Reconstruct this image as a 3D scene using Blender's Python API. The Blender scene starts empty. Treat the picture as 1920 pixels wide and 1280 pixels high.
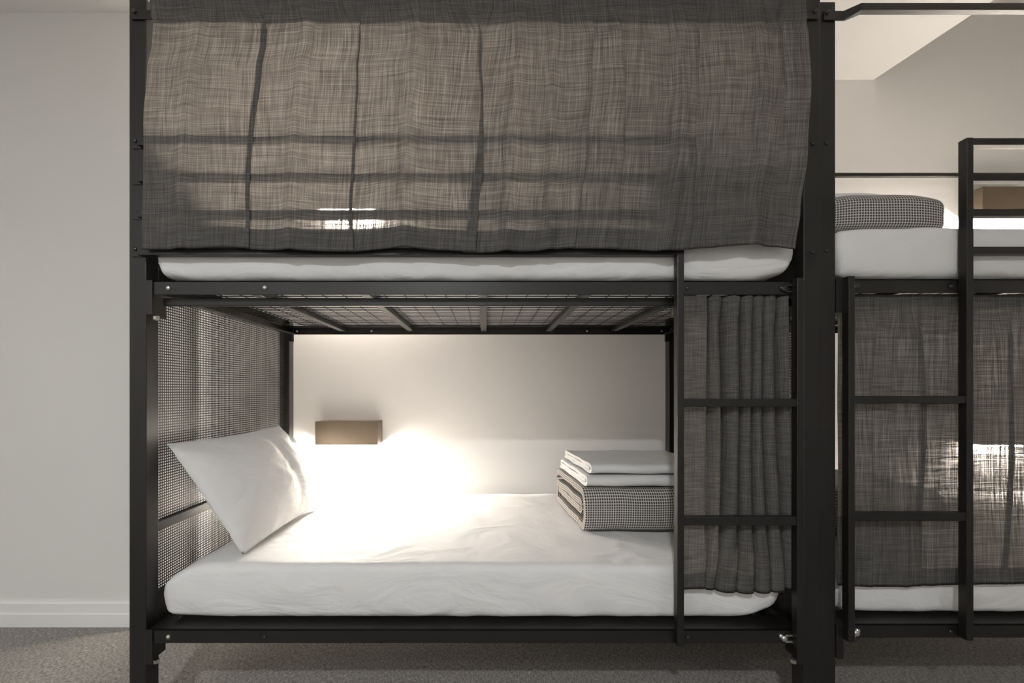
import bpy, bmesh, math, random
from mathutils import Vector, noise

random.seed(7)
scene = bpy.context.scene
C = scene.collection
PI = math.pi

# ------------------------------------------------------------------ camera, world, exposure, ceiling key light and added fill lights
EYE = 1.03          # camera height
FP = 800.0          # focal length in pixels of the 1920 px frame
VU, VV = 910.0, 732.0   # vanishing point of the depth lines

cam_d = bpy.data.cameras.new('camera')
cam = bpy.data.objects.new('camera', cam_d)
C.objects.link(cam)
cam.location = (0, 0, EYE)
cam.rotation_euler = (PI / 2, 0, 0)
cam_d.sensor_width = 36.0
cam_d.sensor_fit = 'HORIZONTAL'
cam_d.lens = FP / 1920 * 36.0
cam_d.shift_x = (960 - VU) / 1920
cam_d.shift_y = (VV - 640) / 1920
cam_d.clip_start = 0.01
scene.camera = cam

w = bpy.data.worlds.new('world')
scene.world = w
w.use_nodes = True
w.node_tree.nodes['Background'].inputs[0].default_value = (1, 0.98, 0.95, 1)
w.node_tree.nodes['Background'].inputs[1].default_value = 0.0

vs = scene.view_settings
vs.view_transform = 'Standard'
vs.look = 'None'
vs.gamma = 1.0
vs.use_curve_mapping = False
vs.exposure = 0.12

CEIL = 2.69


def disk_light(x, y, watts, r=0.06, col=(0.965, 0.985, 1)):
    d = bpy.data.lights.new('key_or_fill_light', 'AREA')
    d.shape = 'DISK'
    d.size = 2 * r
    d.energy = watts
    d.color = col
    o = bpy.data.objects.new('key_or_fill_light', d)
    o.location = (x, y, CEIL - 0.012)
    C.objects.link(o)
    return o


KEY_AND_FILL_LIGHTS = [(-0.45, -1.35, 54), (-2.5, -1.8, 15), (1.95, -1.7, 6), (-1.8, -2.3, 6)]  # first is the ceiling key light; the rest are unseen, added fill lights
for a in KEY_AND_FILL_LIGHTS:
    disk_light(*a)

LAMP_COL = (1.0, 0.90, 0.79)     # radiance of each lamp's diffuser is set where the lamp is built


# ------------------------------------------------------------------ helpers
def P(u, v, d):
    """point seen at pixel (u, v) of the photograph at depth d"""
    return Vector(((u - VU) * d / FP, d, EYE + (VV - v) * d / FP))


class MB:
    def __init__(self):
        self.v = []
        self.f = []
        self.uv = []      # per-face list of uv tuples or None

    def vert(self, p):
        self.v.append(tuple(p))
        return len(self.v) - 1

    def face(self, idx, uv=None):
        self.f.append(tuple(idx))
        self.uv.append(uv)

    def box(self, x0, x1, y0, y1, z0, z1):
        if x0 > x1:
            x0, x1 = x1, x0
        b = len(self.v)
        for z in (z0, z1):
            for y in (y0, y1):
                for x in (x0, x1):
                    self.v.append((x, y, z))
        for q in ((0, 2, 3, 1), (4, 5, 7, 6), (0, 1, 5, 4), (2, 6, 7, 3), (0, 4, 6, 2), (1, 3, 7, 5)):
            self.face([b + i for i in q])
        return self

    def prism(self, pts, axis, a0, a1):
        """extrude a 2D polygon (counter-clockwise) along an axis; pts are the two other coords in order"""
        def mk(p, a):
            if axis == 'x':
                return (a, p[0], p[1])
            if axis == 'y':
                return (p[0], a, p[1])
            return (p[0], p[1], a)
        n = len(pts)
        b = len(self.v)
        for a in (a0, a1):
            for p in pts:
                self.v.append(mk(p, a))
        self.face([b + i for i in range(n)][::-1])
        self.face([b + n + i for i in range(n)])
        for i in range(n):
            j = (i + 1) % n
            self.face([b + i, b + j, b + n + j, b + n + i])
        return self

    def disc(self, c, r, h, axis='y', n=12, dome=0.0):
        """short cylinder from c, growing h along the axis, with a domed cap"""
        b = len(self.v)
        c = Vector(c)
        ax = {'x': Vector((1, 0, 0)), 'y': Vector((0, 1, 0)), 'z': Vector((0, 0, 1))}[axis]
        e1 = Vector((0, 0, 1)) if axis != 'z' else Vector((1, 0, 0))
        e2 = ax.cross(e1)
        rings = [(0, r), (h, r), (h + dome * 0.6, r * 0.75), (h + dome, r * 0.35)]
        for hh, rr in rings:
            for i in range(n):
                t = 2 * PI * i / n
                self.v.append(tuple(c + ax * hh + e1 * (rr * math.cos(t)) + e2 * (rr * math.sin(t))))
        for k in range(len(rings) - 1):
            for i in range(n):
                j = (i + 1) % n
                self.face([b + k * n + i, b + k * n + j, b + (k + 1) * n + j, b + (k + 1) * n + i])
        self.face([b + i for i in range(n)][::-1])
        self.face([b + (len(rings) - 1) * n + i for i in range(n)])
        return self

    def build(self, name, mat, parent=None, bevel=0.0, smooth=False, segs=2):
        me = bpy.data.meshes.new(name)
        me.from_pydata(self.v, [], self.f)
        if any(u is not None for u in self.uv):
            lay = me.uv_layers.new(name='UVMap')
            for p, u in zip(me.polygons, self.uv):
                if u is None:
                    continue
                for k, li in enumerate(p.loop_indices):
                    lay.data[li].uv = u[k]
        bm = bmesh.new()
        bm.from_mesh(me)
        bmesh.ops.recalc_face_normals(bm, faces=bm.faces)
        bm.to_mesh(me)
        bm.free()
        o = bpy.data.objects.new(name, me)
        C.objects.link(o)
        me.materials.append(mat)
        if smooth:
            for p in me.polygons:
                p.use_smooth = True
        if bevel > 0:
            m = o.modifiers.new('bevel', 'BEVEL')
            m.width = bevel
            m.segments = segs
            m.limit_method = 'ANGLE'
            m.angle_limit = math.radians(40)
        if parent is not None:
            o.parent = parent
            o.matrix_parent_inverse = parent.matrix_world.inverted() if False else o.matrix_parent_inverse
            o.location = -Vector(parent_world(parent))
        return o


def parent_world(p):
    loc = Vector(p.location)
    while p.parent is not None:
        p = p.parent
        loc += Vector(p.location)
    return loc


def tag(o, label, cat, group=None):
    o['label'] = label
    o['category'] = cat
    if group:
        o['group'] = group
    return o


def thing(name, label, cat, loc, group=None):
    o = bpy.data.objects.new(name, None)
    o.empty_display_size = 0.05
    C.objects.link(o)
    o.location = loc
    return tag(o, label, cat, group)


def struct(o):
    o['kind'] = 'structure'
    return o


# ------------------------------------------------------------------ materials
def new_mat(name):
    m = bpy.data.materials.new(name)
    m.use_nodes = True
    nt = m.node_tree
    nt.nodes.clear()
    out = nt.nodes.new('ShaderNodeOutputMaterial')
    return m, nt, out


def N(nt, typ, **kw):
    n = nt.nodes.new(typ)
    for k, v in kw.items():
        if k.startswith('i_'):
            key = k[2:]
            key = int(key) if key.isdigit() else key
            n.inputs[key].default_value = v
        else:
            setattr(n, k, v)
    return n


def ramp(nt, stops):
    r = nt.nodes.new('ShaderNodeValToRGB')
    els = r.color_ramp.elements
    while len(els) < len(stops):
        els.new(0.5)
    for e, (p, c) in zip(els, stops):
        e.position = p
        e.color = (c[0], c[1], c[2], 1) if not isinstance(c, (int, float)) else (c, c, c, 1)
    return r


def mapping(nt, src, scale):
    mp = N(nt, 'ShaderNodeMapping')
    mp.inputs['Scale'].default_value = scale
    nt.links.new(src, mp.inputs['Vector'])
    return mp.outputs[0]


def mat_simple(name, col, rough=0.6, metallic=0.0, var=0.06, scale=6.0, bump=0.0, bump_scale=200.0, spec=0.5):
    m, nt, out = new_mat(name)
    b = N(nt, 'ShaderNodeBsdfPrincipled')
    b.inputs['Roughness'].default_value = rough
    b.inputs['Metallic'].default_value = metallic
    b.inputs['Specular IOR Level'].default_value = spec
    tc = N(nt, 'ShaderNodeTexCoord')
    nz = N(nt, 'ShaderNodeTexNoise')
    nz.inputs['Scale'].default_value = scale
    nz.inputs['Detail'].default_value = 4
    nt.links.new(tc.outputs['Object'], nz.inputs['Vector'])
    lo = [c * (1 - var) for c in col]
    hi = [min(1, c * (1 + var)) for c in col]
    r = ramp(nt, [(0.3, lo), (0.7, hi)])
    nt.links.new(nz.outputs['Fac'], r.inputs['Fac'])
    nt.links.new(r.outputs['Color'], b.inputs['Base Color'])
    if bump > 0:
        n2 = N(nt, 'ShaderNodeTexNoise')
        n2.inputs['Scale'].default_value = bump_scale
        n2.inputs['Detail'].default_value = 3
        nt.links.new(tc.outputs['Object'], n2.inputs['Vector'])
        bp = N(nt, 'ShaderNodeBump')
        bp.inputs['Strength'].default_value = bump
        bp.inputs['Distance'].default_value = 0.002
        nt.links.new(n2.outputs['Fac'], bp.inputs['Height'])
        nt.links.new(bp.outputs['Normal'], b.inputs['Normal'])
    nt.links.new(b.outputs[0], out.inputs[0])
    return m


def mat_carpet():
    m, nt, out = new_mat('carpet')
    b = N(nt, 'ShaderNodeBsdfPrincipled')
    b.inputs['Roughness'].default_value = 0.95
    b.inputs['Specular IOR Level'].default_value = 0.1
    tc = N(nt, 'ShaderNodeTexCoord')
    v1 = mapping(nt, tc.outputs['Object'], (230, 60, 1))
    n1 = N(nt, 'ShaderNodeTexNoise')
    n1.inputs['Scale'].default_value = 1.0
    n1.inputs['Detail'].default_value = 3
    nt.links.new(v1, n1.inputs['Vector'])
    v2 = mapping(nt, tc.outputs['Object'], (90, 330, 1))
    n2 = N(nt, 'ShaderNodeTexNoise')
    n2.inputs['Scale'].default_value = 1.0
    n2.inputs['Detail'].default_value = 2
    nt.links.new(v2, n2.inputs['Vector'])
    mx = N(nt, 'ShaderNodeMath', operation='ADD')
    nt.links.new(n1.outputs['Fac'], mx.inputs[0])
    nt.links.new(n2.outputs['Fac'], mx.inputs[1])
    hf = N(nt, 'ShaderNodeMath', operation='MULTIPLY', i_1=0.5)
    nt.links.new(mx.outputs[0], hf.inputs[0])
    r = ramp(nt, [(0.30, (0.09, 0.084, 0.079)), (0.52, (0.33, 0.31, 0.29)), (0.72, (0.64, 0.60, 0.565))])
    nt.links.new(hf.outputs[0], r.inputs['Fac'])
    nt.links.new(r.outputs['Color'], b.inputs['Base Color'])
    bp = N(nt, 'ShaderNodeBump')
    bp.inputs['Strength'].default_value = 0.8
    bp.inputs['Distance'].default_value = 0.004
    nt.links.new(hf.outputs[0], bp.inputs['Height'])
    nt.links.new(bp.outputs['Normal'], b.inputs['Normal'])
    nt.links.new(b.outputs[0], out.inputs[0])
    return m


def mat_linen():
    """slubby woven grey curtain cloth: coarse threads both ways, light passes between them"""
    m, nt, out = new_mat('grey_linen')
    uv = N(nt, 'ShaderNodeUVMap')

    sep = N(nt, 'ShaderNodeSeparateXYZ')
    nt.links.new(uv.outputs[0], sep.inputs[0])

    def thread(along, across, f_al, f_ac):
        # every thread has its own run of thick and thin stretches
        k = N(nt, 'ShaderNodeMath', operation='MULTIPLY', i_1=f_ac)
        nt.links.new(across, k.inputs[0])
        fl = N(nt, 'ShaderNodeMath', operation='FLOOR')
        nt.links.new(k.outputs[0], fl.inputs[0])
        wn = N(nt, 'ShaderNodeTexWhiteNoise', noise_dimensions='1D')
        nt.links.new(fl.outputs[0], wn.inputs['W'])
        sh = N(nt, 'ShaderNodeMath', operation='MULTIPLY', i_1=60.0)
        nt.links.new(wn.outputs['Value'], sh.inputs[0])
        al = N(nt, 'ShaderNodeMath', operation='MULTIPLY_ADD', i_1=f_al)
        nt.links.new(along, al.inputs[0])
        nt.links.new(sh.outputs[0], al.inputs[2])
        cb = N(nt, 'ShaderNodeCombineXYZ')
        nt.links.new(al.outputs[0], cb.inputs[0])
        nt.links.new(k.outputs[0], cb.inputs[1])
        n = N(nt, 'ShaderNodeTexNoise', noise_dimensions='2D')
        n.inputs['Scale'].default_value = 1.0
        n.inputs['Detail'].default_value = 1.5
        nt.links.new(cb.outputs[0], n.inputs['Vector'])
        return n.outputs['Fac']
    weft = thread(sep.outputs[0], sep.outputs[1], 9.0, 420.0)
    warp = thread(sep.outputs[1], sep.outputs[0], 9.0, 420.0)
    nf = N(nt, 'ShaderNodeTexNoise', noise_dimensions='2D')
    nf.inputs['Scale'].default_value = 520.0
    nf.inputs['Detail'].default_value = 1.0
    nt.links.new(uv.outputs[0], nf.inputs['Vector'])
    fine = nf.outputs['Fac']
    a = N(nt, 'ShaderNodeMath', operation='ADD')
    nt.links.new(weft, a.inputs[0])
    nt.links.new(warp, a.inputs[1])
    f3 = N(nt, 'ShaderNodeMath', operation='MULTIPLY', i_1=0.35)
    nt.links.new(fine, f3.inputs[0])
    b = N(nt, 'ShaderNodeMath', operation='ADD')
    nt.links.new(a.outputs[0], b.inputs[0])
    nt.links.new(f3.outputs[0], b.inputs[1])
    s = N(nt, 'ShaderNodeMath', operation='MULTIPLY', i_1=1 / 2.35)
    nt.links.new(b.outputs[0], s.inputs[0])
    col = ramp(nt, [(0.34, (0.095, 0.092, 0.089)), (0.5, (0.155, 0.149, 0.142)), (0.66, (0.225, 0.216, 0.207))])
    nt.links.new(s.outputs[0], col.inputs['Fac'])
    tcol = ramp(nt, [(0.34, (0.050, 0.045, 0.039)), (0.5, (0.125, 0.112, 0.099)), (0.68, (0.30, 0.277, 0.25))])
    nt.links.new(s.outputs[0], tcol.inputs['Fac'])
    gap = ramp(nt, [(0.48, 0.0), (0.68, 0.06)])
    nt.links.new(s.outputs[0], gap.inputs['Fac'])
    df = N(nt, 'ShaderNodeBsdfDiffuse')
    nt.links.new(col.outputs['Color'], df.inputs['Color'])
    tl = N(nt, 'ShaderNodeBsdfTranslucent')
    nt.links.new(tcol.outputs['Color'], tl.inputs['Color'])
    bp = N(nt, 'ShaderNodeBump')
    bp.inputs['Strength'].default_value = 0.35
    bp.inputs['Distance'].default_value = 0.0015
    nt.links.new(s.outputs[0], bp.inputs['Height'])
    nt.links.new(bp.outputs['Normal'], df.inputs['Normal'])
    m1 = N(nt, 'ShaderNodeMixShader', i_0=0.42)
    nt.links.new(df.outputs[0], m1.inputs[1])
    nt.links.new(tl.outputs[0], m1.inputs[2])
    tr = N(nt, 'ShaderNodeBsdfTransparent')
    m2 = N(nt, 'ShaderNodeMixShader')
    nt.links.new(gap.outputs['Color'], m2.inputs[0])
    nt.links.new(m1.outputs[0], m2.inputs[1])
    nt.links.new(tr.outputs[0], m2.inputs[2])
    nt.links.new(m2.outputs[0], out.inputs[0])
    return m


def mat_waffle():
    """small grey and cream check of a waffle blanket; UV in metres"""
    m, nt, out = new_mat('check_blanket')
    uv = N(nt, 'ShaderNodeUVMap')
    sep = N(nt, 'ShaderNodeSeparateXYZ')
    nt.links.new(uv.outputs[0], sep.inputs[0])

    def band(sock):
        k = N(nt, 'ShaderNodeMath', operation='MULTIPLY', i_1=2 * PI / 0.0086)
        nt.links.new(sock, k.inputs[0])
        s = N(nt, 'ShaderNodeMath', operation='SINE')
        nt.links.new(k.outputs[0], s.inputs[0])
        h = N(nt, 'ShaderNodeMapRange', i_1=-1.0, i_2=1.0, i_3=0.0, i_4=1.0)
        nt.links.new(s.outputs[0], h.inputs[0])
        return h.outputs[0]
    bx = band(sep.outputs[0])
    by = band(sep.outputs[1])
    mul = N(nt, 'ShaderNodeMath', operation='MULTIPLY')
    nt.links.new(bx, mul.inputs[0])
    nt.links.new(by, mul.inputs[1])
    r = ramp(nt, [(0.03, (0.58, 0.55, 0.51)), (0.24, (0.075, 0.07, 0.068))])
    nt.links.new(mul.outputs[0], r.inputs['Fac'])
    b = N(nt, 'ShaderNodeBsdfPrincipled')
    b.inputs['Roughness'].default_value = 0.95
    b.inputs['Specular IOR Level'].default_value = 0.1
    nt.links.new(r.outputs['Color'], b.inputs['Base Color'])
    bp = N(nt, 'ShaderNodeBump')
    bp.invert = True
    bp.inputs['Strength'].default_value = 0.5
    bp.inputs['Distance'].default_value = 0.002
    nt.links.new(mul.outputs[0], bp.inputs['Height'])
    nt.links.new(bp.outputs['Normal'], b.inputs['Normal'])
    nt.links.new(b.outputs[0], out.inputs[0])
    return m


def mat_sheet():
    m, nt, out = new_mat('white_cotton')
    b = N(nt, 'ShaderNodeBsdfPrincipled')
    b.inputs['Roughness'].default_value = 0.9
    b.inputs['Specular IOR Level'].default_value = 0.2
    b.inputs['Base Color'].default_value = (0.75, 0.745, 0.737, 1)
    tc = N(nt, 'ShaderNodeTexCoord')
    # soft creases of ironed cotton
    n1 = N(nt, 'ShaderNodeTexNoise')
    n1.inputs['Scale'].default_value = 5.0
    n1.inputs['Detail'].default_value = 3.5
    n1.inputs['Roughness'].default_value = 0.45
    n1.inputs['Distortion'].default_value = 1.6
    nt.links.new(mapping(nt, tc.outputs['Object'], (0.8, 1.0, 1.7)), n1.inputs['Vector'])
    n2 = N(nt, 'ShaderNodeTexNoise')
    n2.inputs['Scale'].default_value = 420.0
    nt.links.new(tc.outputs['Object'], n2.inputs['Vector'])
    mx = N(nt, 'ShaderNodeMath', operation='MULTIPLY_ADD', i_1=0.012)
    nt.links.new(n2.outputs['Fac'], mx.inputs[0])
    nt.links.new(n1.outputs['Fac'], mx.inputs[2])
    bp = N(nt, 'ShaderNodeBump')
    bp.inputs['Strength'].default_value = 0.28
    bp.inputs['Distance'].default_value = 0.035
    nt.links.new(mx.outputs[0], bp.inputs['Height'])
    nt.links.new(bp.outputs['Normal'], b.inputs['Normal'])
    nt.links.new(b.outputs[0], out.inputs[0])
    return m


def mat_emit(name, col, strength):
    m, nt, out = new_mat(name)
    e = N(nt, 'ShaderNodeEmission')
    e.inputs[0].default_value = (*col, 1)
    e.inputs[1].default_value = strength
    nt.links.new(e.outputs[0], out.inputs[0])
    return m


M_WALL = mat_simple('wall_paint', (0.80, 0.785, 0.76), 0.75, var=0.015, scale=2.0, bump=0.05, bump_scale=90)
M_CEIL = mat_simple('ceiling_paint', (0.86, 0.85, 0.83), 0.85, var=0.01, scale=2.0)
M_TRIM = mat_simple('trim_paint', (0.89, 0.885, 0.87), 0.45, var=0.01, scale=3.0)
M_CARPET = mat_carpet()
M_STEEL = mat_simple('dark_bronze_steel', (0.010, 0.0092, 0.0083), 0.38, var=0.12, scale=9.0, bump=0.04, bump_scale=400, spec=0.5)
M_BOLT = mat_simple('bolt_steel', (0.035, 0.034, 0.033), 0.3, 0.3)
M_ZINC = mat_simple('zinc_steel', (0.62, 0.61, 0.58), 0.28, 0.9)
M_SHEET = mat_sheet()
M_LINEN = mat_linen()
M_WAFFLE = mat_waffle()
M_LAMP = mat_simple('bronze_lamp_metal', (0.070, 0.052, 0.034), 0.42, 0.35, var=0.05)


# ------------------------------------------------------------------ room shell
YB = 2.28        # back wall
YJ = 1.875       # the nearer wall left of the beds
XJ = -1.485      # where that wall turns back
XL, XR, YF, ZT = -3.3, 4.6, -2.9, 3.6

struct(MB().box(XL - .1, XR + .1, YF - .1, YB + .1, -0.1, 0).build('floor', M_CARPET))
mb = MB()
mb.box(XL - .1, XR + .1, YF - .1, YB + .1, ZT, ZT + .1)
# the lower ceiling ends along a slightly skewed edge on the right
mb.prism([(XL, YF), (3.05, YF), (2.075, YB), (XL, YB)], 'z', CEIL, ZT)
struct(mb.build('ceiling', M_CEIL))
struct(MB().box(XL - .1, XR + .1, YB, YB + .1, 0, ZT).build('wall_back', M_WALL))
struct(MB().box(XL - .1, XR + .1, YF - .1, YF, 0, ZT).build('wall_front', M_WALL))
struct(MB().box(XR, XR + .1, YF, YB, 0, ZT).build('wall_right', M_WALL))
mb = MB().box(XL - .1, XL, YF, YB, 0, CEIL)
mb.box(XL, XJ, YJ, YB, 0, CEIL)
struct(mb.build('wall_left', M_WALL))
# skirting with a stepped profile on the near left wall and its return
prof = [(YJ - .018, 0), (YJ, 0), (YJ, .107), (YJ - .009, .107), (YJ - .013, .100), (YJ - .013, .060), (YJ - .018, .055)]
struct(MB().prism(prof, 'x', XL, XJ).build('baseboard_left', M_TRIM))
mb = MB().box(XJ, XJ + .015, YJ, YB - .015, 0, .105)
mb.box(XJ, XR, YB - .015, YB, 0, .105)
struct(mb.build('baseboard_back', M_TRIM))


# ------------------------------------------------------------------ bunk beds
HALF = 1.021
BEDS = {
    'A': dict(xc=-0.031, m=1, dy=0.0, dz=0.0),
    'B': dict(xc=2.016, m=-1, dy=0.013, dz=0.0085),
}


class Bed:
    """maps bed-space (head end at -x, ladder end at +x) into the room; bed B is the mirror image of bed A"""
    def __init__(s, key):
        b = BEDS[key]
        s.key = key
        s.xc, s.m, s.dy, s.dz = b['xc'], b['m'], b['dy'], b['dz']

    def X(s, x):
        return s.xc + s.m * x

    def bx(s, mb, x0, x1, y0, y1, z0, z1, lift=True):
        z = s.dz if lift else 0
        mb.box(s.X(x0), s.X(x1), y0 + s.dy, y1 + s.dy, z0 + z, z1 + z)


YF0, YF1, YB0, YB1 = 1.260, 1.310, 2.180, 2.230
POST_TOP = 2.19
GUARD_Z = [1.433, 1.543, 1.646, 1.751]
ST_Y0, ST_Y1 = 1.236, 1.2585         # ladder and guard plane in front of the rail
STILE_IN, STILE_OUT = (0.587, 0.607), (0.934, 0.953)


def wires(mb, bed, z):
    t = 0.0015
    n = 28
    for i in range(n):
        x = -0.94 + 1.88 * i / (n - 1)
        bed.bx(mb, x - t, x + t, YF0 + .086, YB1 - .03, z - .001, z + t)
    n = 25
    for j in range(n):
        y = YF0 + .100 + (YB1 - YF0 - .170) * j / (n - 1)
        bed.bx(mb, -0.965, 0.965, y - t, y + t, z - 2 * t, z)


def mesh_panel(bed, parent, end, z0, z1, name='mesh_panel'):
    """woven square-hole steel panel closing one end"""
    mb = MB()
    xm = end * 0.997
    pitch, wd, th = 0.0087, 0.0035, 0.0006
    y = YF1 + .002
    while y < YB0 - .002:
        bed.bx(mb, xm - th, xm + th, y, y + wd, z0, z1)
        y += pitch
    z = z0
    while z < z1:
        bed.bx(mb, xm - th * .9, xm + th * .9, YF1, YB0, z, z + wd)
        z += pitch
    return mb.build(name, M_STEEL, parent)


def bolt(bed, parent, x, z, y, mat=None, r=0.0062, lift=True, name='bolt'):
    mb = MB()
    mb.disc((bed.X(x), y + bed.dy, z + (bed.dz if lift else 0)), r, -0.003, 'y', 12, -0.003)
    return mb.build(name, mat or M_BOLT, parent, smooth=False)


def build_bed(key, label):
    bed = Bed(key)
    root = thing('bunk_bed', label, 'bunk bed', (bed.xc, 1.745 + bed.dy, 0), 'black steel bunk beds')

    def part(name, boxes, bevel=0.0015, mat=None, parent=None):
        mb = MB()
        for b in boxes:
            bed.bx(mb, *b)
        return mb.build(name, mat or M_STEEL, parent or root, bevel)
    # posts stand on the floor
    for sx in (-1, 1):
        for (y0, y1) in ((YF0, YF1), (YB0, YB1)):
            mb = MB()
            bed.bx(mb, sx * (HALF - .050), sx * HALF, y0, y1, 0, POST_TOP, lift=False)
            p = mb.build('post', M_STEEL, root, 0.0025)
    # angle-iron deck rails, front and back, plus end rails
    for z in (0.2835, 1.3135):
        part('front_rail', [(-.968, .968, YF0 + .001, YF0 + .006, z, z + .0405), (-.968, .968, YF0 + .001, YF0 + .088, z + .0365, z + .0405)], 0.001)
        part('back_rail', [(-.968, .968, YB0 - .002, YB0 + .006, z + .003, z + .0405), (-.968, .968, YB0 - .040, YB0 + .006, z + .0375, z + .0405)], 0.001)
        for sx in (-1, 1):
            part('end_rail', [(sx * .968, sx * .962, YF1 - .045, YB0, z + .002, z + .0365), (sx * .968, sx * .934, YF1 - .045, YB0, z + .002, z + .006)], 0.001)
            # hook plates joining rail and post
            part('bracket', [(sx * .971, sx * .950, YF0 - .004, YF0 + .001, z - .060, z + .042), (sx * .971, sx * .965, YF0, YF1 + .02, z - .060, z + .03)], 0.001)
            part('bracket', [(sx * .971, sx * .945, YB0 - .016, YB0 - .003, z - .035, z + .030)], 0.001)
            # bright nuts and washers under the corner
            mb = MB()
            mb.disc((bed.X(sx * .957), YF0 + .022 + bed.dy, z - .060 + bed.dz), 0.0085, -0.010, 'z', 6, -0.003)
            mb.build('nut', M_ZINC, root)
        # deck: five cross slats and welded wire mesh
        for x in (-.695, -.348, 0.023, .353, .686):
            part('slat', [(x - .0145, x + .0145, YF0 + .008, YB0 + .003, z + .0175, z + .0355)], 0.002)
        mb = MB()
        wires(mb, bed, z + .0405)
        mb.build('wire_mesh', M_STEEL, root)
        for x in (-.93, -.55, .55, .93):
            b = bolt(bed, root, x, z + .020, YB0 - .002, M_ZINC, 0.0050, name='rivet')
    # end panels
    for sx in (-1, 1):
        mesh_panel(bed, root, sx, 0.405, 1.3395)
        mesh_panel(bed, root, sx, 1.425, 1.780)
        part('panel_rail', [(sx * .990, sx * .976, YF1, YB0, .598, .626)])
        part('panel_rail', [(sx * 1.004, sx * .990, YF1, YB0, .285, .405)])
        part('panel_rail', [(sx * 1.004, sx * .990, YF1, YB0, 1.780, 1.800)])
        part('panel_rail', [(sx * 1.004, sx * .990, YF1, YB0, 1.340, 1.425)])
    # top frame at the back and ends
    part('top_rail', [(-.971, .971, YB0 + .004, YB0 + .022, 2.125, 2.143)])
    # guard: four bars from the head post to the tall ladder stile
    tall = (STILE_IN[0], STILE_IN[1])
    for z in GUARD_Z:
        part('guard_bar', [(-.978, tall[0] + .002, ST_Y0, ST_Y1, z - .010, z + .010), (-1.010, -.962, ST_Y1 - .001, YF0, z - .009, z + .009)], 0.002)
    # ladder
    part('ladder_stile', [(tall[0], tall[1], ST_Y0 - .001, ST_Y1 + .001, .289, GUARD_Z[-1] + .011)], 0.002)
    part('ladder_stile', [(STILE_OUT[0], STILE_OUT[1], ST_Y0 - .001, ST_Y1 + .001, .285, 1.357)], 0.002)
    for (z0, z1) in ((.638, .664), (.983, 1.006)):
        part('ladder_rung', [(tall[1] - .002, STILE_OUT[0] + .002, ST_Y0 + .002, ST_Y1 - .002, z0, z1)], 0.002)
    # curtain rod of the lower bunk, behind the rail
    part('curtain_rod', [(-.945, .968, 1.292, 1.306, 1.2865, 1.310)], 0.002)
    # curtain rod of the upper bunk: flattened ends bolted on the post faces
    mb = MB()
    zr = 2.136
    prof = [(-1.010, 1.2595), (-1.010, 1.2545), (-.952, 1.2545), (-.925, 1.2245), (.925, 1.2245), (.952, 1.2545), (1.010, 1.2545), (1.010, 1.2595), (.945, 1.2595), (.915, 1.2425), (-.915, 1.2425), (-.945, 1.2595)]
    pts = [(bed.X(x), y + bed.dy) for x, y in prof]
    half = len(pts)
    b0 = len(mb.v)
    for k, (x, y) in enumerate(pts):
        lx = prof[k][0]
        h = 0.0135 if abs(lx) > .944 else 0.010
        mb.v.append((x, y, zr - h + bed.dz))
        mb.v.append((x, y, zr + h + bed.dz))
    quads = [(0, 1, 2, 8 + 3), (2, 3, 10, 11), (3, 4, 9, 10), (4, 5, 8, 9), (5, 6, 7, 8)]
    for q in quads:
        mb.face([b0 + 2 * i for i in q])
        mb.face([b0 + 2 * i + 1 for i in q])
    for i in range(half):
        j = (i + 1) % half
        mb.face([b0 + 2 * i, b0 + 2 * j, b0 + 2 * j + 1, b0 + 2 * i + 1])
    mb.build('curtain_rod', M_STEEL, root, 0.0012)
    # bolts on the post fronts and rails
    for z in (1.443, 1.763):
        bolt(bed, root, -1.002, z + .004, ST_Y0 if False else YF0)
        bolt(bed, root, .998, z - .004, YF0)
    for sx in (-1, 1):
        bolt(bed, root, sx * 1.000, zr + .008, 1.2545)
    for x, z, mt in ((-.905, 1.333, M_ZINC), (-.62, 1.334, M_ZINC), (.628, 1.332, M_BOLT), (.905, 1.333, M_BOLT),
                     (-.905, .303, M_ZINC), (-.62, .303, M_BOLT), (.628, .303, M_BOLT), (.905, .305, M_ZINC)):
        bolt(bed, root, x, z, YF0 + .001, mt, 0.0066 if mt is M_ZINC else 0.0058)
    for z in (.300, 1.330):
        # spring clips holding the ladder onto the rail
        mb = MB()
        for dzz in (-.009, .009):
            bed.bx(mb, .915, STILE_OUT[0] + .004, YF0 - .006, YF0 - .001, z + dzz - .0025, z + dzz + .0025)
        mb.disc((bed.X(.912), YF0 - .001 + bed.dy, z + bed.dz), 0.009, -0.005, 'y', 12, -0.003)
        mb.build('clip', M_BOLT if z > 1 else M_ZINC, root, 0.001)
    return root


build_bed('A', 'black steel bunk bed on the left with a curtain across its upper bunk')
build_bed('B', 'black steel bunk bed on the right, cut off by the photo edge, upper bunk uncurtained')


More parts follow.
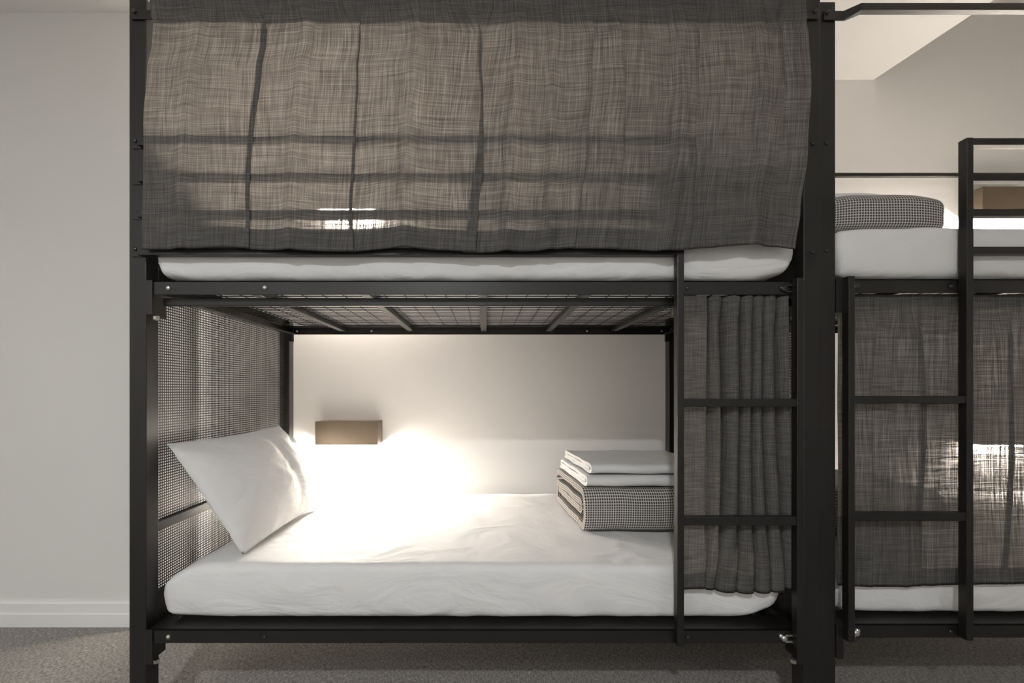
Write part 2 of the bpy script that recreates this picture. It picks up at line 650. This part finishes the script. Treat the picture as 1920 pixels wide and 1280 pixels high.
# ------------------------------------------------------------------ soft goods
def rounded_box(cx, cy, cz, sx, sy, sz, r, step, disp=None, uvm=False):
    """box with rounded edges on a regular grid, optional displacement(p, n) -> p"""
    mb = MB()
    h = Vector((sx / 2, sy / 2, sz / 2))
    c = Vector((cx, cy, cz))
    cache = {}

    def vid(p):
        k = (round(p.x, 5), round(p.y, 5), round(p.z, 5))
        if k in cache:
            return cache[k]
        q = Vector((max(-h.x + r, min(h.x - r, p.x)), max(-h.y + r, min(h.y - r, p.y)), max(-h.z + r, min(h.z - r, p.z))))
        n = p - q
        n = n.normalized() if n.length > 1e-9 else Vector((0, 0, 1))
        o = q + n * r
        if disp:
            o = disp(o, n, h)
        cache[k] = mb.vert(o + c)
        return cache[k]

    def lin(a, st):
        # denser near the ends so that the rounding is smooth
        m = max(2, int(round(2 * (a - r) / st)))
        arc = [-a + r * (1 - math.cos(PI / 2 * i / 5)) * 1.0 for i in range(5)]
        mid = [-(a - r) + 2 * (a - r) * i / m for i in range(m + 1)]
        end = [-v for v in arc[::-1]]
        return arc + mid + end
    ax = [lin(h.x, step), lin(h.y, step), lin(h.z, step)]
    for (a, b, k) in ((0, 1, 2), (0, 2, 1), (1, 2, 0)):
        for s in (-1, 1):
            A, B = ax[a], ax[b]
            for i in range(len(A) - 1):
                for j in range(len(B) - 1):
                    ids = []
                    uvs = []
                    for (ii, jj) in ((i, j), (i + 1, j), (i + 1, j + 1), (i, j + 1)):
                        p = [0, 0, 0]
                        p[a], p[b], p[k] = A[ii], B[jj], s * h[k]
                        ids.append(vid(Vector(p)))
                        uvs.append((A[ii], B[jj]))
                    if len(set(ids)) == 4:
                        mb.face(ids, uvs if uvm else None)
    return mb


def fbm(x, y, z, o=3):
    return noise.fractal(Vector((x, y, z)), 1.0, 2.0, o)


def mattress(bed, level, label, z0, z1, lift_tail=0.0, seed=0.0):
    x0, x1 = (-.949, .925) if level == 0 else (-.945, .947)
    drop = .055 if level == 0 else .012
    xa, xb = bed.X(x0), bed.X(x1)
    cx, sx = (xa + xb) / 2, abs(xb - xa)
    y0, y1 = (1.304 if level == 0 else 1.271) + bed.dy, 2.215 + bed.dy

    def disp(p, n, h):
        q = p.copy()
        u, v, z = p.x, p.y, p.z
        front = max(0.0, -n.y)
        top = max(0.0, n.z)
        # soft dents of the sleeping surface
        q.z -= top * 0.007 * abs(fbm(u * 2.2 + seed, v * 2.6, 1.7, 2))
        # bulging side with diagonal pulls of the sheet towards the lower edge
        low = max(0.0, min(1.0, (h.z - z) / (2 * h.z)))
        wr = fbm((u * 1.0 + z * 1.3) * 11 + seed, z * 5, seed + v * 3, 2)
        q.y -= front * (0.006 * math.sin(PI * low) + 0.0045 * wr * (0.25 + low))
        side = abs(n.x)
        q.x += n.x * 0.006 * fbm(v * 6, z * 9, seed + 4, 2)
        q.z += side * 0 + top * 0.0018 * fbm(u * 9 + v * 5, v * 2, seed + 9, 2)
        # the lower corners curl up where the sheet is tucked under
        end = max(0.0, (abs(u) - (h.x - .14)) / .14)
        up = (z + h.z) / (2 * h.z)
        q.z += end * end * (1 - up) * (0.010 + lift_tail * (1 if u * bed.m > 0 else 0.05))
        q.z -= end ** 2.2 * up * drop
        q.x += (1 if u > 0 else -1) * 0.012 * end * math.sin(PI * min(1.0, max(0.0, 1.15 - up)))
        # puckered hem
        if low > .8 and front > .3:
            q.z += 0.002 * fbm(u * 14, 0, seed, 2)
            q.y += 0.003 * abs(fbm(u * 22, 1, seed, 2))
        # top edge softens at head end
        return q
    mb = rounded_box(cx, (y0 + y1) / 2, (z0 + z1) / 2 + bed.dz, sx, y1 - y0, z1 - z0, 0.026, 0.022, disp)
    o = mb.build('mattress', M_SHEET, None, smooth=True)
    return tag(o, label, 'mattress', 'white sheeted mattresses on the bunks')


A, B = Bed('A'), Bed('B')
Z_LO, Z_UP = 0.3310, 1.3600
mattress(A, 0, 'white sheeted mattress on the lower bunk of the left bed, under the leaning pillow', Z_LO, .500, 0.03, 0.0)
mattress(A, 1, 'white sheeted mattress on the upper bunk of the left bed, below the curtain hem', Z_UP, 1.520, 0.02, 3.1)
mattress(B, 0, 'white sheeted mattress on the lower bunk of the right bed, below the drawn curtain', Z_LO, .500, 0.0, 6.3)
mattress(B, 1, 'white sheeted mattress on the upper bunk of the right bed, under the checked blanket', Z_UP, 1.520, 0.0, 9.7)


def pillow(label, corners, thick, seed, flip=1, group=None):
    """corners: near-top, far-top, near-bottom, far-bottom"""
    c00, c10, c01, c11 = [Vector(c) for c in corners]
    mb = MB()
    n = 44
    ids = {}
    nrm = (c10 - c00).cross(c01 - c00).normalized()
    if nrm.x * flip < 0:
        nrm.negate()

    def mid(s, t):
        a, b = s * 2 - 1, t * 2 - 1
        # slightly concave edges between the eared corners
        ka = 1 - 0.020 * (1 - b * b)
        kb = 1 - 0.060 * (1 - a * a)
        s2, t2 = (a * ka + 1) / 2, (b * kb + 1) / 2
        return c00 * (1 - s2) * (1 - t2) + c10 * s2 * (1 - t2) + c01 * (1 - s2) * t2 + c11 * s2 * t2

    def th(s, t):
        a, b = abs(s * 2 - 1), abs(t * 2 - 1)
        f = max(0.0, 1 - a ** 2.2) ** 0.70 * max(0.0, 1 - b ** 2.2) ** 0.70
        return thick * f

    def fan(s, t):
        # pulls running out of the corners towards the full middle
        z = 0.0
        for (cs, ct, am, nf, r0) in ((1, 0, .013, 7, .30), (0, 0, .006, 5, .26), (1, 1, .010, 7, .26), (0, 1, .007, 5, .22)):
            dx, dy = abs(cs - s) * 1.5, abs(ct - t)
            r = math.hypot(dx, dy)
            z += am * math.sin(math.atan2(dy, dx) * nf + seed + cs * 2 + 1.5 * r) * math.exp(-((r - r0) / (r0 * .6)) ** 2)
        # one long soft crease across the body
        z -= .010 * math.exp(-((s - .62 + .25 * (t - .5) ** 2 + .1 * math.sin(t * 3)) / .035) ** 2) * math.sin(PI * t)
        return z
    for side in (1, -1):
        for i in range(n + 1):
            for j in range(n + 1):
                s, t = i / n, j / n
                edge = i in (0, n) or j in (0, n)
                if edge and side == -1:
                    ids[(side, i, j)] = ids[(1, i, j)]
                    continue
                p = mid(s, t)
                f = th(s, t)
                rim = 1 - min(1.0, f / (thick * .8))
                # creases run out of the corners and across the edges
                a, b = s * 2 - 1, t * 2 - 1
                ang = math.atan2(b, a)
                w1 = fbm(ang * 5.0 + seed, (a * a + b * b) * 1.2, seed, 2)
                w2 = fbm(a * 2.5 + seed, b * 2.5, seed + 5, 3)
                amp = 0.018 * rim * (0 if edge else 1)
                off = f + amp * w1 * .6 + 0.007 * w2 * (f / thick) + (0 if edge else fan(s, t) * min(1.0, f / (thick * .25)))
                kk = 1.0 if side == 1 else 0.62
                p = p + nrm * (side * off * kk)
                if edge:
                    p = p + nrm * 0.004 * fbm(s * 6, t * 6, seed + 2, 2)
                ids[(side, i, j)] = mb.vert(p)
    for side in (1, -1):
        for i in range(n):
            for j in range(n):
                q = [ids[(side, i, j)], ids[(side, i + 1, j)], ids[(side, i + 1, j + 1)], ids[(side, i, j + 1)]]
                mb.face(q)
    o = mb.build('pillow', M_SHEET, None, smooth=True)
    return tag(o, label, 'pillow', group)


pillow('white pillow leaning against the mesh end panel of the left lower bunk',
       [(-.994, 1.330, .865), (-.992, 2.050, .865), (-.765, 1.345, .512), (-.725, 1.985, .520)], 0.115, 2.0)
pillow('white pillow behind the upper curtain of the left bed, at its head end',
       [(-.985, 1.36, 1.83), (-.985, 2.06, 1.83), (-.745, 1.36, 1.535), (-.735, 2.00, 1.535)], 0.075, 5.0)


def folded(bed, xa, xb, path, th, mat, name, label, cat, group, uvm=True, wob=0.004, seed=0.0, nx=24, skew=0.0):
    """a folded cloth: a strip of thickness th following path (y, z) in profile, extruded from xa to xb"""
    pts = [Vector((p[0], p[1])) for p in path]
    # resample with rounded corners
    dense = []
    for i in range(len(pts) - 1):
        k = max(2, int((pts[i + 1] - pts[i]).length / 0.008))
        for j in range(k):
            dense.append(pts[i].lerp(pts[i + 1], j / k))
    dense.append(pts[-1])
    for _ in range(4):
        sm = [dense[0]] + [(dense[i - 1] + dense[i] * 2 + dense[i + 1]) / 4 for i in range(1, len(dense) - 1)] + [dense[-1]]
        dense = sm
    L, R, S = [], [], []
    acc = 0.0
    for i, p in enumerate(dense):
        a = dense[max(0, i - 1)]
        b = dense[min(len(dense) - 1, i + 1)]
        d = (b - a).normalized()
        nn = Vector((-d.y, d.x))
        L.append(p + nn * th / 2)
        R.append(p - nn * th / 2)
        if i:
            acc += (dense[i] - dense[i - 1]).length
        S.append(acc)
    ring = L + R[::-1]
    rs = S + [v + 0.003 for v in S[::-1]]
    m = len(ring)
    mb = MB()
    ids = []
    for k in range(nx + 1):
        f = k / nx
        row = []
        for i, p in enumerate(ring):
            x = xa + (xb - xa) * f
            if k in (0, nx):
                x += (0.006 * fbm(rs[i] * 9, 3, seed, 2)) * (1 if k == 0 else -1)
            x += skew * (p.x - 1.58) * (1 - f)
            dy = wob * fbm(f * 3 + seed, rs[i] * 5, seed + 2, 2)
            dz = wob * fbm(f * 3 + seed + 7, rs[i] * 5, seed + 3, 2)
            row.append(mb.vert((bed.X(x), p.x + dy + bed.dy, p.y + dz + bed.dz)))
        ids.append(row)
    wdt = xb - xa
    for k in range(nx):
        for i in range(m):
            j = (i + 1) % m
            u0, u1 = wdt * k / nx, wdt * (k + 1) / nx
            mb.face([ids[k][i], ids[k][j], ids[k + 1][j], ids[k + 1][i]], [(u0, rs[i]), (u0, rs[j]), (u1, rs[j]), (u1, rs[i])])
    # end caps as a strip between the two faces of the cloth
    n = len(L)
    for k in (0, nx):
        for i in range(n - 1):
            q = [ids[k][i], ids[k][i + 1], ids[k][m - 2 - i], ids[k][m - 1 - i]]
            mb.face(q, [(0.0, rs[i]), (0.0, rs[i + 1]), (th, rs[i + 1]), (th, rs[i])])
    o = mb.build(name, mat, None, smooth=True)
    md = o.modifiers.new('edges', 'EDGE_SPLIT')
    md.split_angle = math.radians(50)
    return tag(o, label, cat, group)


def fold_stack(bed, base, x0, x1, y0, y1, words, h=0.162, seed=0.0):
    """folded checked blanket with two folded sheets lying on it"""
    t = 0.030
    z0 = base + t / 2
    z1 = base + h - t / 2
    zi = (z0 + z1) / 2
    path = [(y1 - .03, zi - .012), (y0 + .05, zi - .014), (y0 + .035, zi + .004), (y0 + .055, zi + .018), (y1 - .01, zi + .016), (y1, zi - .02), (y1 - .01, z0), (y0 + .012, z0), (y0 - .002, z0 + .03),
            (y0 - .004, z1 - .03), (y0 + .014, z1), (y1 - .02, z1), (y1 + .015, z1 - .02)]
    folded(bed, x0, x1, path, t, M_WAFFLE, 'folded_blanket', words[0], 'blanket', 'folded check blankets', seed=seed, skew=-.06)
    zz = base + h + .0035
    for k, (ins, hh, lab) in enumerate(((0.012, .040, words[1]), (0.032, .036, words[2]))):
        if lab is None:
            continue
        tt = hh / 3.15
        a, b = y0 + ins * .6 + .002, y1 - .01
        za, zb, zc = zz + tt / 2, zz + hh / 2, zz + hh - tt / 2
        path = [(b, za), (a + .006, za), (a, zb - tt * .2), (a + .006, zb), (b - .02, zb), (b - .008, zb + tt * .5), (b - .02, zc), (a + .002, zc)]
        path = [(b, za), (a + .004, za), (a - .002, zb), (a + .004, zc), (b - .01, zc), (b, zb), (b - .02, zb - .001), (a + .03, zb - .001)]
        folded(bed, x0 + ins, x1 - .01, path, tt, M_SHEET, 'folded_sheet', lab, 'folded sheet', 'folded white sheets on the blankets', wob=.003, seed=seed + 3 + k, skew=-.06)
        zz += hh + .006


fold_stack(A, .5035, .400, .880, 1.585, 2.03,
           ('grey checked blanket folded on the lower bunk of the left bed, beside the ladder',
            'white folded sheet lying directly on the folded checked blanket, lower of two',
            'white folded sheet on top of the pile, upper of two'), seed=1.0)
fold_stack(B, .5035, .400, .880, 1.50, 1.95,
           ('checked blanket folded behind the drawn curtain of the right lower bunk', None, None), seed=4.0)
fold_stack(A, 1.5235, .36, .86, 1.36, 1.82,
           ('checked blanket folded behind the upper curtain of the left bed, at its foot end', None, None), h=.19, seed=6.0)


# rounded folded blanket on the right upper bunk with a sheet behind it
def soft_block(bed, x0, x1, y0, y1, z0, z1, r, mat, name, label, cat, group, seed, puff=.012, uvm=True, taper=.5):
    def disp(p, n, h):
        q = p.copy()
        f = 1 - (abs(p.x) / h.x) ** 3
        g = 1 - (abs(p.y) / h.y) ** 3
        up = (p.z + h.z) / (2 * h.z)
        drop = (1 - f) * up * (z1 - z0) * taper
        q.z += max(0, n.z) * puff * f * g - drop * .8
        q.y -= max(0, -n.y) * puff * .6 * f
        q += n * 0.003 * fbm(p.x * 6 + seed, p.y * 6, p.z * 6, 2)
        return q
    xa, xb = bed.X(x0), bed.X(x1)
    mb = rounded_box((xa + xb) / 2, (y0 + y1) / 2 + bed.dy, (z0 + z1) / 2 + bed.dz, abs(xb - xa), y1 - y0, z1 - z0, r, .016, disp, True)
    o = mb.build(name, mat, None, smooth=True)
    return tag(o, label, cat, group)


soft_block(B, .545, .945, 1.335, 1.82, 1.523, 1.650, .035, M_WAFFLE, 'folded_blanket',
           'checked blanket with rounded edges on the upper bunk of the right bed', 'blanket', 'folded check blankets', 2.0, taper=.22)
soft_block(B, .52, .930, 1.56, 1.80, 1.668, 1.755, .022, M_SHEET, 'folded_sheet',
           'white folded sheet on the checked blanket of the right upper bunk', 'folded sheet', 'folded white sheets on the blankets', 8.0, puff=.003, taper=.1)


# ------------------------------------------------------------------ curtains
def curtain(label, fx, nx, nt, hem, head, width, height, pocket, group):
    """fx(s, t) -> point; t runs from the top (0) to the bottom (1); hem and header are doubled cloth"""
    mb = MB()
    rows = []
    nh = max(3, int(nt * hem))
    for i in range(nh):
        rows.append((1 - hem + hem * i / nh, .0045))
    for i in range(nt + 1):
        rows.append((1 - i / nt, 0.0))
    nk = max(3, int(nt * head))
    rows.append((-0.004, pocket * .5))
    for i in range(nk + 1):
        rows.append((head * i / nk, pocket if i < nk else .004))
    ids = []
    acc = 0
    for r, (t, off) in enumerate(rows):
        row = []
        for k in range(nx + 1):
            s = k / nx
            p = fx(s, t)
            row.append(mb.vert((p[0], p[1] + off, p[2])))
        ids.append(row)
    for r in range(len(rows) - 1):
        va, vb = rows[r][0] * height, rows[r + 1][0] * height
        for k in range(nx):
            ua, ub = width * k / nx, width * (k + 1) / nx
            mb.face([ids[r][k], ids[r][k + 1], ids[r + 1][k + 1], ids[r + 1][k]],
                    [(ua, va + .3), (ub, va + .3), (ub, vb + .3), (ua, vb + .3)])
    o = mb.build('curtain', M_LINEN, None, smooth=True)
    return tag(o, label, 'curtain', group)


def interp(x, tab):
    if x <= tab[0][0]:
        return tab[0][1]
    for (a, b), (c, d) in zip(tab, tab[1:]):
        if x <= c:
            f = (x - a) / (c - a)
            f = f * f * (3 - 2 * f)
            return b + (d - b) * f
    return tab[-1][1]


D_UC = 1.2195
LEFT_E = [(0.0, 276), (.09, 281), (.11, 284), (.18, 281), (.3, 270), (.5, 264), (1.0, 262)]
RIGHT_E = [(0.0, 1514), (.12, 1517), (.16, 1521), (.35, 1526), (.6, 1518), (.85, 1504), (1.0, 1496)]
HEM_V = [(0.0, 466), (.08, 465), (.13, 463), (.20, 467), (.30, 471), (.40, 464), (.46, 468), (.52, 472), (.58, 471), (.66, 464), (.74, 467), (.80, 470), (.86, 464), (.92, 458), (.97, 461), (1.0, 466)]
FOLDS = [(.07, .010, .6), (.235, .010, .7), (.405, .012, .7), (.56, .012, .8), (.61, .009, .7), (.80, .012, .8), (.925, .012, .7)]
# lapped folds: (place, half width, strength at the top, strength at the bottom)
LAPS = [(.165, .011, 3.0, 2.4), (.322, .010, 2.2, 2.6), (.497, .014, 2.6, 3.2), (.520, .008, 1.2, 2.2), (.668, .007, 2.2, 2.6), (.722, .009, 2.0, 2.2), (.835, .010, 2.4, 1.6), (.962, .010, 3.0, .6), (.085, .011, 1.2, .4), (.245, .009, 1.8, .2), (.40, .008, 1.6, .2)]


def lap(s, t, laps, depth):
    ds, dy = 0.0, 0.0
    for c, wd, k0, k1 in laps:
        c2 = c + .006 * math.sin(t * 2.6 + c * 50) + .002 * math.sin(t * 9 + c * 31)
        wd = wd * 2.2
        d = (s - c2) / wd
        if abs(d) < 4:
            k = .62 * (k0 + (k1 - k0) * t) * min(1.0, .25 + max(0.0, t - .05) * 8)
            e = d * math.exp(-d * d)
            ds -= wd * k * e
            dy += depth * e * min(1.0, k / 2)
    return ds, dy


def upper_curtain(s, t):
    ds, dyl = lap(s, t, LAPS, .009)
    s0, s = s, s + ds
    u = interp(t, LEFT_E) * (1 - s) + interp(t, RIGHT_E) * s
    v = -16 + (interp(s, HEM_V) + 16) * t
    y = D_UC + dyl
    grow = .45 + .55 * min(1.0, max(0.0, (t - .06) / .6))
    for c, wd, a in FOLDS:
        c2 = c + .012 * math.sin(t * 2.4 + c * 40) * t
        d = (s - c2) / wd
        y -= .017 * a * grow * math.exp(-d * d)
    y += .003 * math.sin(s * 41 + 1.3 * math.sin(t * 3)) * grow
    y += .003 * fbm(s * 14, t * 2.0, 3.0, 2)
    if t < .125:
        k = 1 - abs(t - .06) / .065
        y += max(0, k) * .0022 * fbm(s * 95 + t * 8, t * 6, 8.0, 2) - .002 * math.exp(-((t - .112) / .006) ** 2) * -1
    v += 5 * fbm(s * 9, t * 3, 12.0, 2) * min(1.0, max(0.0, (t - .13) * 6)) * min(1.0, max(0.0, (.9 - t) * 6))
    return P(u, v, 1.213) * 1.0 + Vector((0, y - 1.213, 0))


curtain('wide grey curtain hanging across the upper bunk of the left bed', upper_curtain, 620, 90, .085, .115, 2.0, .77, .036, 'grey bunk curtains')

# gathered curtain at the foot of the lower left bunk
random.seed(21)
N_PL = 6


def gathered(s, t):
    x0 = A.X(.603)
    tt = max(0.0, t)
    # flat strip first, then seven squeezed tube pleats
    top_x = [(0, 0.0), (.16, .082), (.26, .108), (1.0, .328)]
    mid_x = [(0, 0.0), (.20, .090), (.34, .150), (1.0, .322)]
    bot_x = [(0, -.004), (.22, .100), (.40, .140), (.60, .205), (1.0, .340)]
    a, m, b = interp2(s, top_x), interp2(s, mid_x), interp2(s, bot_x)
    if tt < .7:
        f = tt / .7
        fx = a + (m - a) * f * f * (3 - 2 * f)
    else:
        f = (tt - .7) / .3
        fx = m + (b - m) * f * f
    ph = max(0.0, (s - .16) / .84)
    on = min(1.0, ph * 9)
    cyc = (ph + .035 * math.sin(ph * 9 + .5)) * N_PL * 2 * PI
    warp = (.9 * math.sin(ph * 7 + tt * 2.2) + .5 * math.sin(tt * 3.1 + ph * 11)) * tt
    th = cyc + warp
    alt = .5 - .5 * math.cos(th * .5 + 1.0)
    depth = (.062 if tt < .80 else .062 - .034 * min(1.0, (tt - .80) / .08)) * on * (1 - .5 * alt * tt)
    if tt < .085:
        depth = min(depth, .020 + .040 * (tt / .085) ** 2)
    # rounded fronts, deep narrow valleys
    y = 1.2645 + depth * (1 - abs(math.cos(th * .5)) ** .9) + .0015 * math.sin(s * 9 + tt * 2)
    x = x0 + fx + .0060 * math.sin(th) * on
    x += (.014 * math.sin(tt * 4.2 + ph * 5) - .014 * math.sin(ph * 5)) * tt * on
    z_hi = 1.3125 - .003 * abs(math.sin(th))
    z_lo = .434 + .008 * math.sin(s * 6.5 + .6)
    z = z_hi + (z_lo - z_hi) * t
    if t < .09:
        y += .002 * fbm(s * 60, t * 30, 2.2, 2)
    return (x, y, z)


def interp2(x, tab):
    for (a, b), (c, d) in zip(tab, tab[1:]):
        if x <= c:
            return b + (d - b) * (x - a) / (c - a)
    return tab[-1][1]


curtain('grey curtain gathered in narrow pleats behind the ladder of the left bed', gathered, 560, 80, .055, .075, 1.0, .88, .048, 'grey bunk curtains')

# drawn curtain of the right lower bunk
B_FOLDS = [(1.17, .035, .8), (1.262, .014, 1.0), (1.345, .020, 1.0), (1.47, .03, .6), (1.605, .020, 1.1), (1.72, .03, .9), (1.84, .02, 1.0), (1.99, .03, .8), (2.15, .02, .9), (2.33, .03, .9), (2.5, .02, .8), (2.7, .03, .8), (2.85, .02, .8)]


def drawn(s, t):
    x = B.X(.948) + s * 1.86
    B_L = [((X_ - B.X(.948)) / 1.86, w_, a_, b_) for X_, w_, a_, b_ in ((1.178, .010, 1.6, 2.2), (1.245, .008, 1.8, .8), (1.312, .009, 2.8, 2.8), (1.405, .006, 1.8, .2), (1.582, .008, 2.4, 2.8), (1.70, .008, 2., 2.), (1.90, .009, 2., 2.5), (2.2, .009, 2., 2.), (2.5, .009, 2., 2.))]
    ds, dyl = lap(s, t, B_L, .008)
    s = s + ds
    x = B.X(.948) + s * 1.86
    y = 1.2805 + B.dy + dyl
    grow = .5 + .5 * min(1.0, t / .4)
    for c, wd, a in B_FOLDS:
        d = (x - c - .010 * math.sin(t * 3 + c * 9)) / wd
        y -= .005 * a * grow * math.exp(-d * d) * (1 if t > .07 else .6)
    y += .0035 * fbm(x * 7, t * 2, 5.0, 2)
    if t < .08:
        y += .0025 * fbm(x * 40, t * 20, 2.0, 2)
    z_hi, z_lo = 1.3125 + B.dz, .440 + .004 * math.sin(x * 9)
    return (x, y, z_hi + (z_lo - z_hi) * t)


curtain('grey curtain drawn flat across the lower bunk of the right bed', drawn, 760, 80, .045, .05, 1.95, .87, .036, 'grey bunk curtains')


# ------------------------------------------------------------------ bunk lamps on the back wall
def wall_lamp(bed, zb, label, strength):
    xa, xb = bed.X(-.837), bed.X(-.519)
    x0, x1 = min(xa, xb), max(xa, xb)
    y0, y1 = YB - .105, YB
    h = .120
    root = thing('wall_lamp', label, 'wall lamp', ((x0 + x1) / 2, YB, zb), 'box shaped bunk lamps')
    t = .004
    mb = MB()
    mb.box(x0, x1, y0, y0 + t, zb, zb + h)                       # front
    mb.box(x0, x1, y0 + t, y1 - .001, zb + h - t, zb + h)        # top
    mb.box(x0, x0 + t, y0 + t, y1 - .001, zb, zb + h - t)        # ends
    mb.box(x1 - t, x1, y0 + t, y1 - .001, zb, zb + h - t)
    mb.build('housing', M_LAMP, root, 0.0008)
    mb = MB()
    mb.box(x0 + t, x1 - t, y1 - .006, y1 - .001, zb + .004, zb + h - t)
    mb.build('back_plate', M_TRIM, root)
    mb = MB()
    yc, hw = (y0 + y1) / 2, .034
    arc = [(yc + hw * math.cos(PI + PI * i / 14), zb + .008 - .024 * math.sin(PI * i / 14)) for i in range(15)]
    mb.prism(arc, 'x', x0 + .020, x1 - .020)
    mb.build('diffuser', mat_emit('lamp_diffuser', LAMP_COL, strength), root)
    return root


wall_lamp(A, .752, 'bronze box wall lamp lit above the lower bunk of the left bed', 720)
wall_lamp(A, 1.958, 'lit wall lamp glowing through the upper curtain of the left bed', 600)
wall_lamp(B, .752, 'lit wall lamp glowing through the drawn curtain of the right lower bunk', 900)
wall_lamp(B, 1.950, 'bronze box wall lamp lit above the upper bunk of the right bed', 1250)
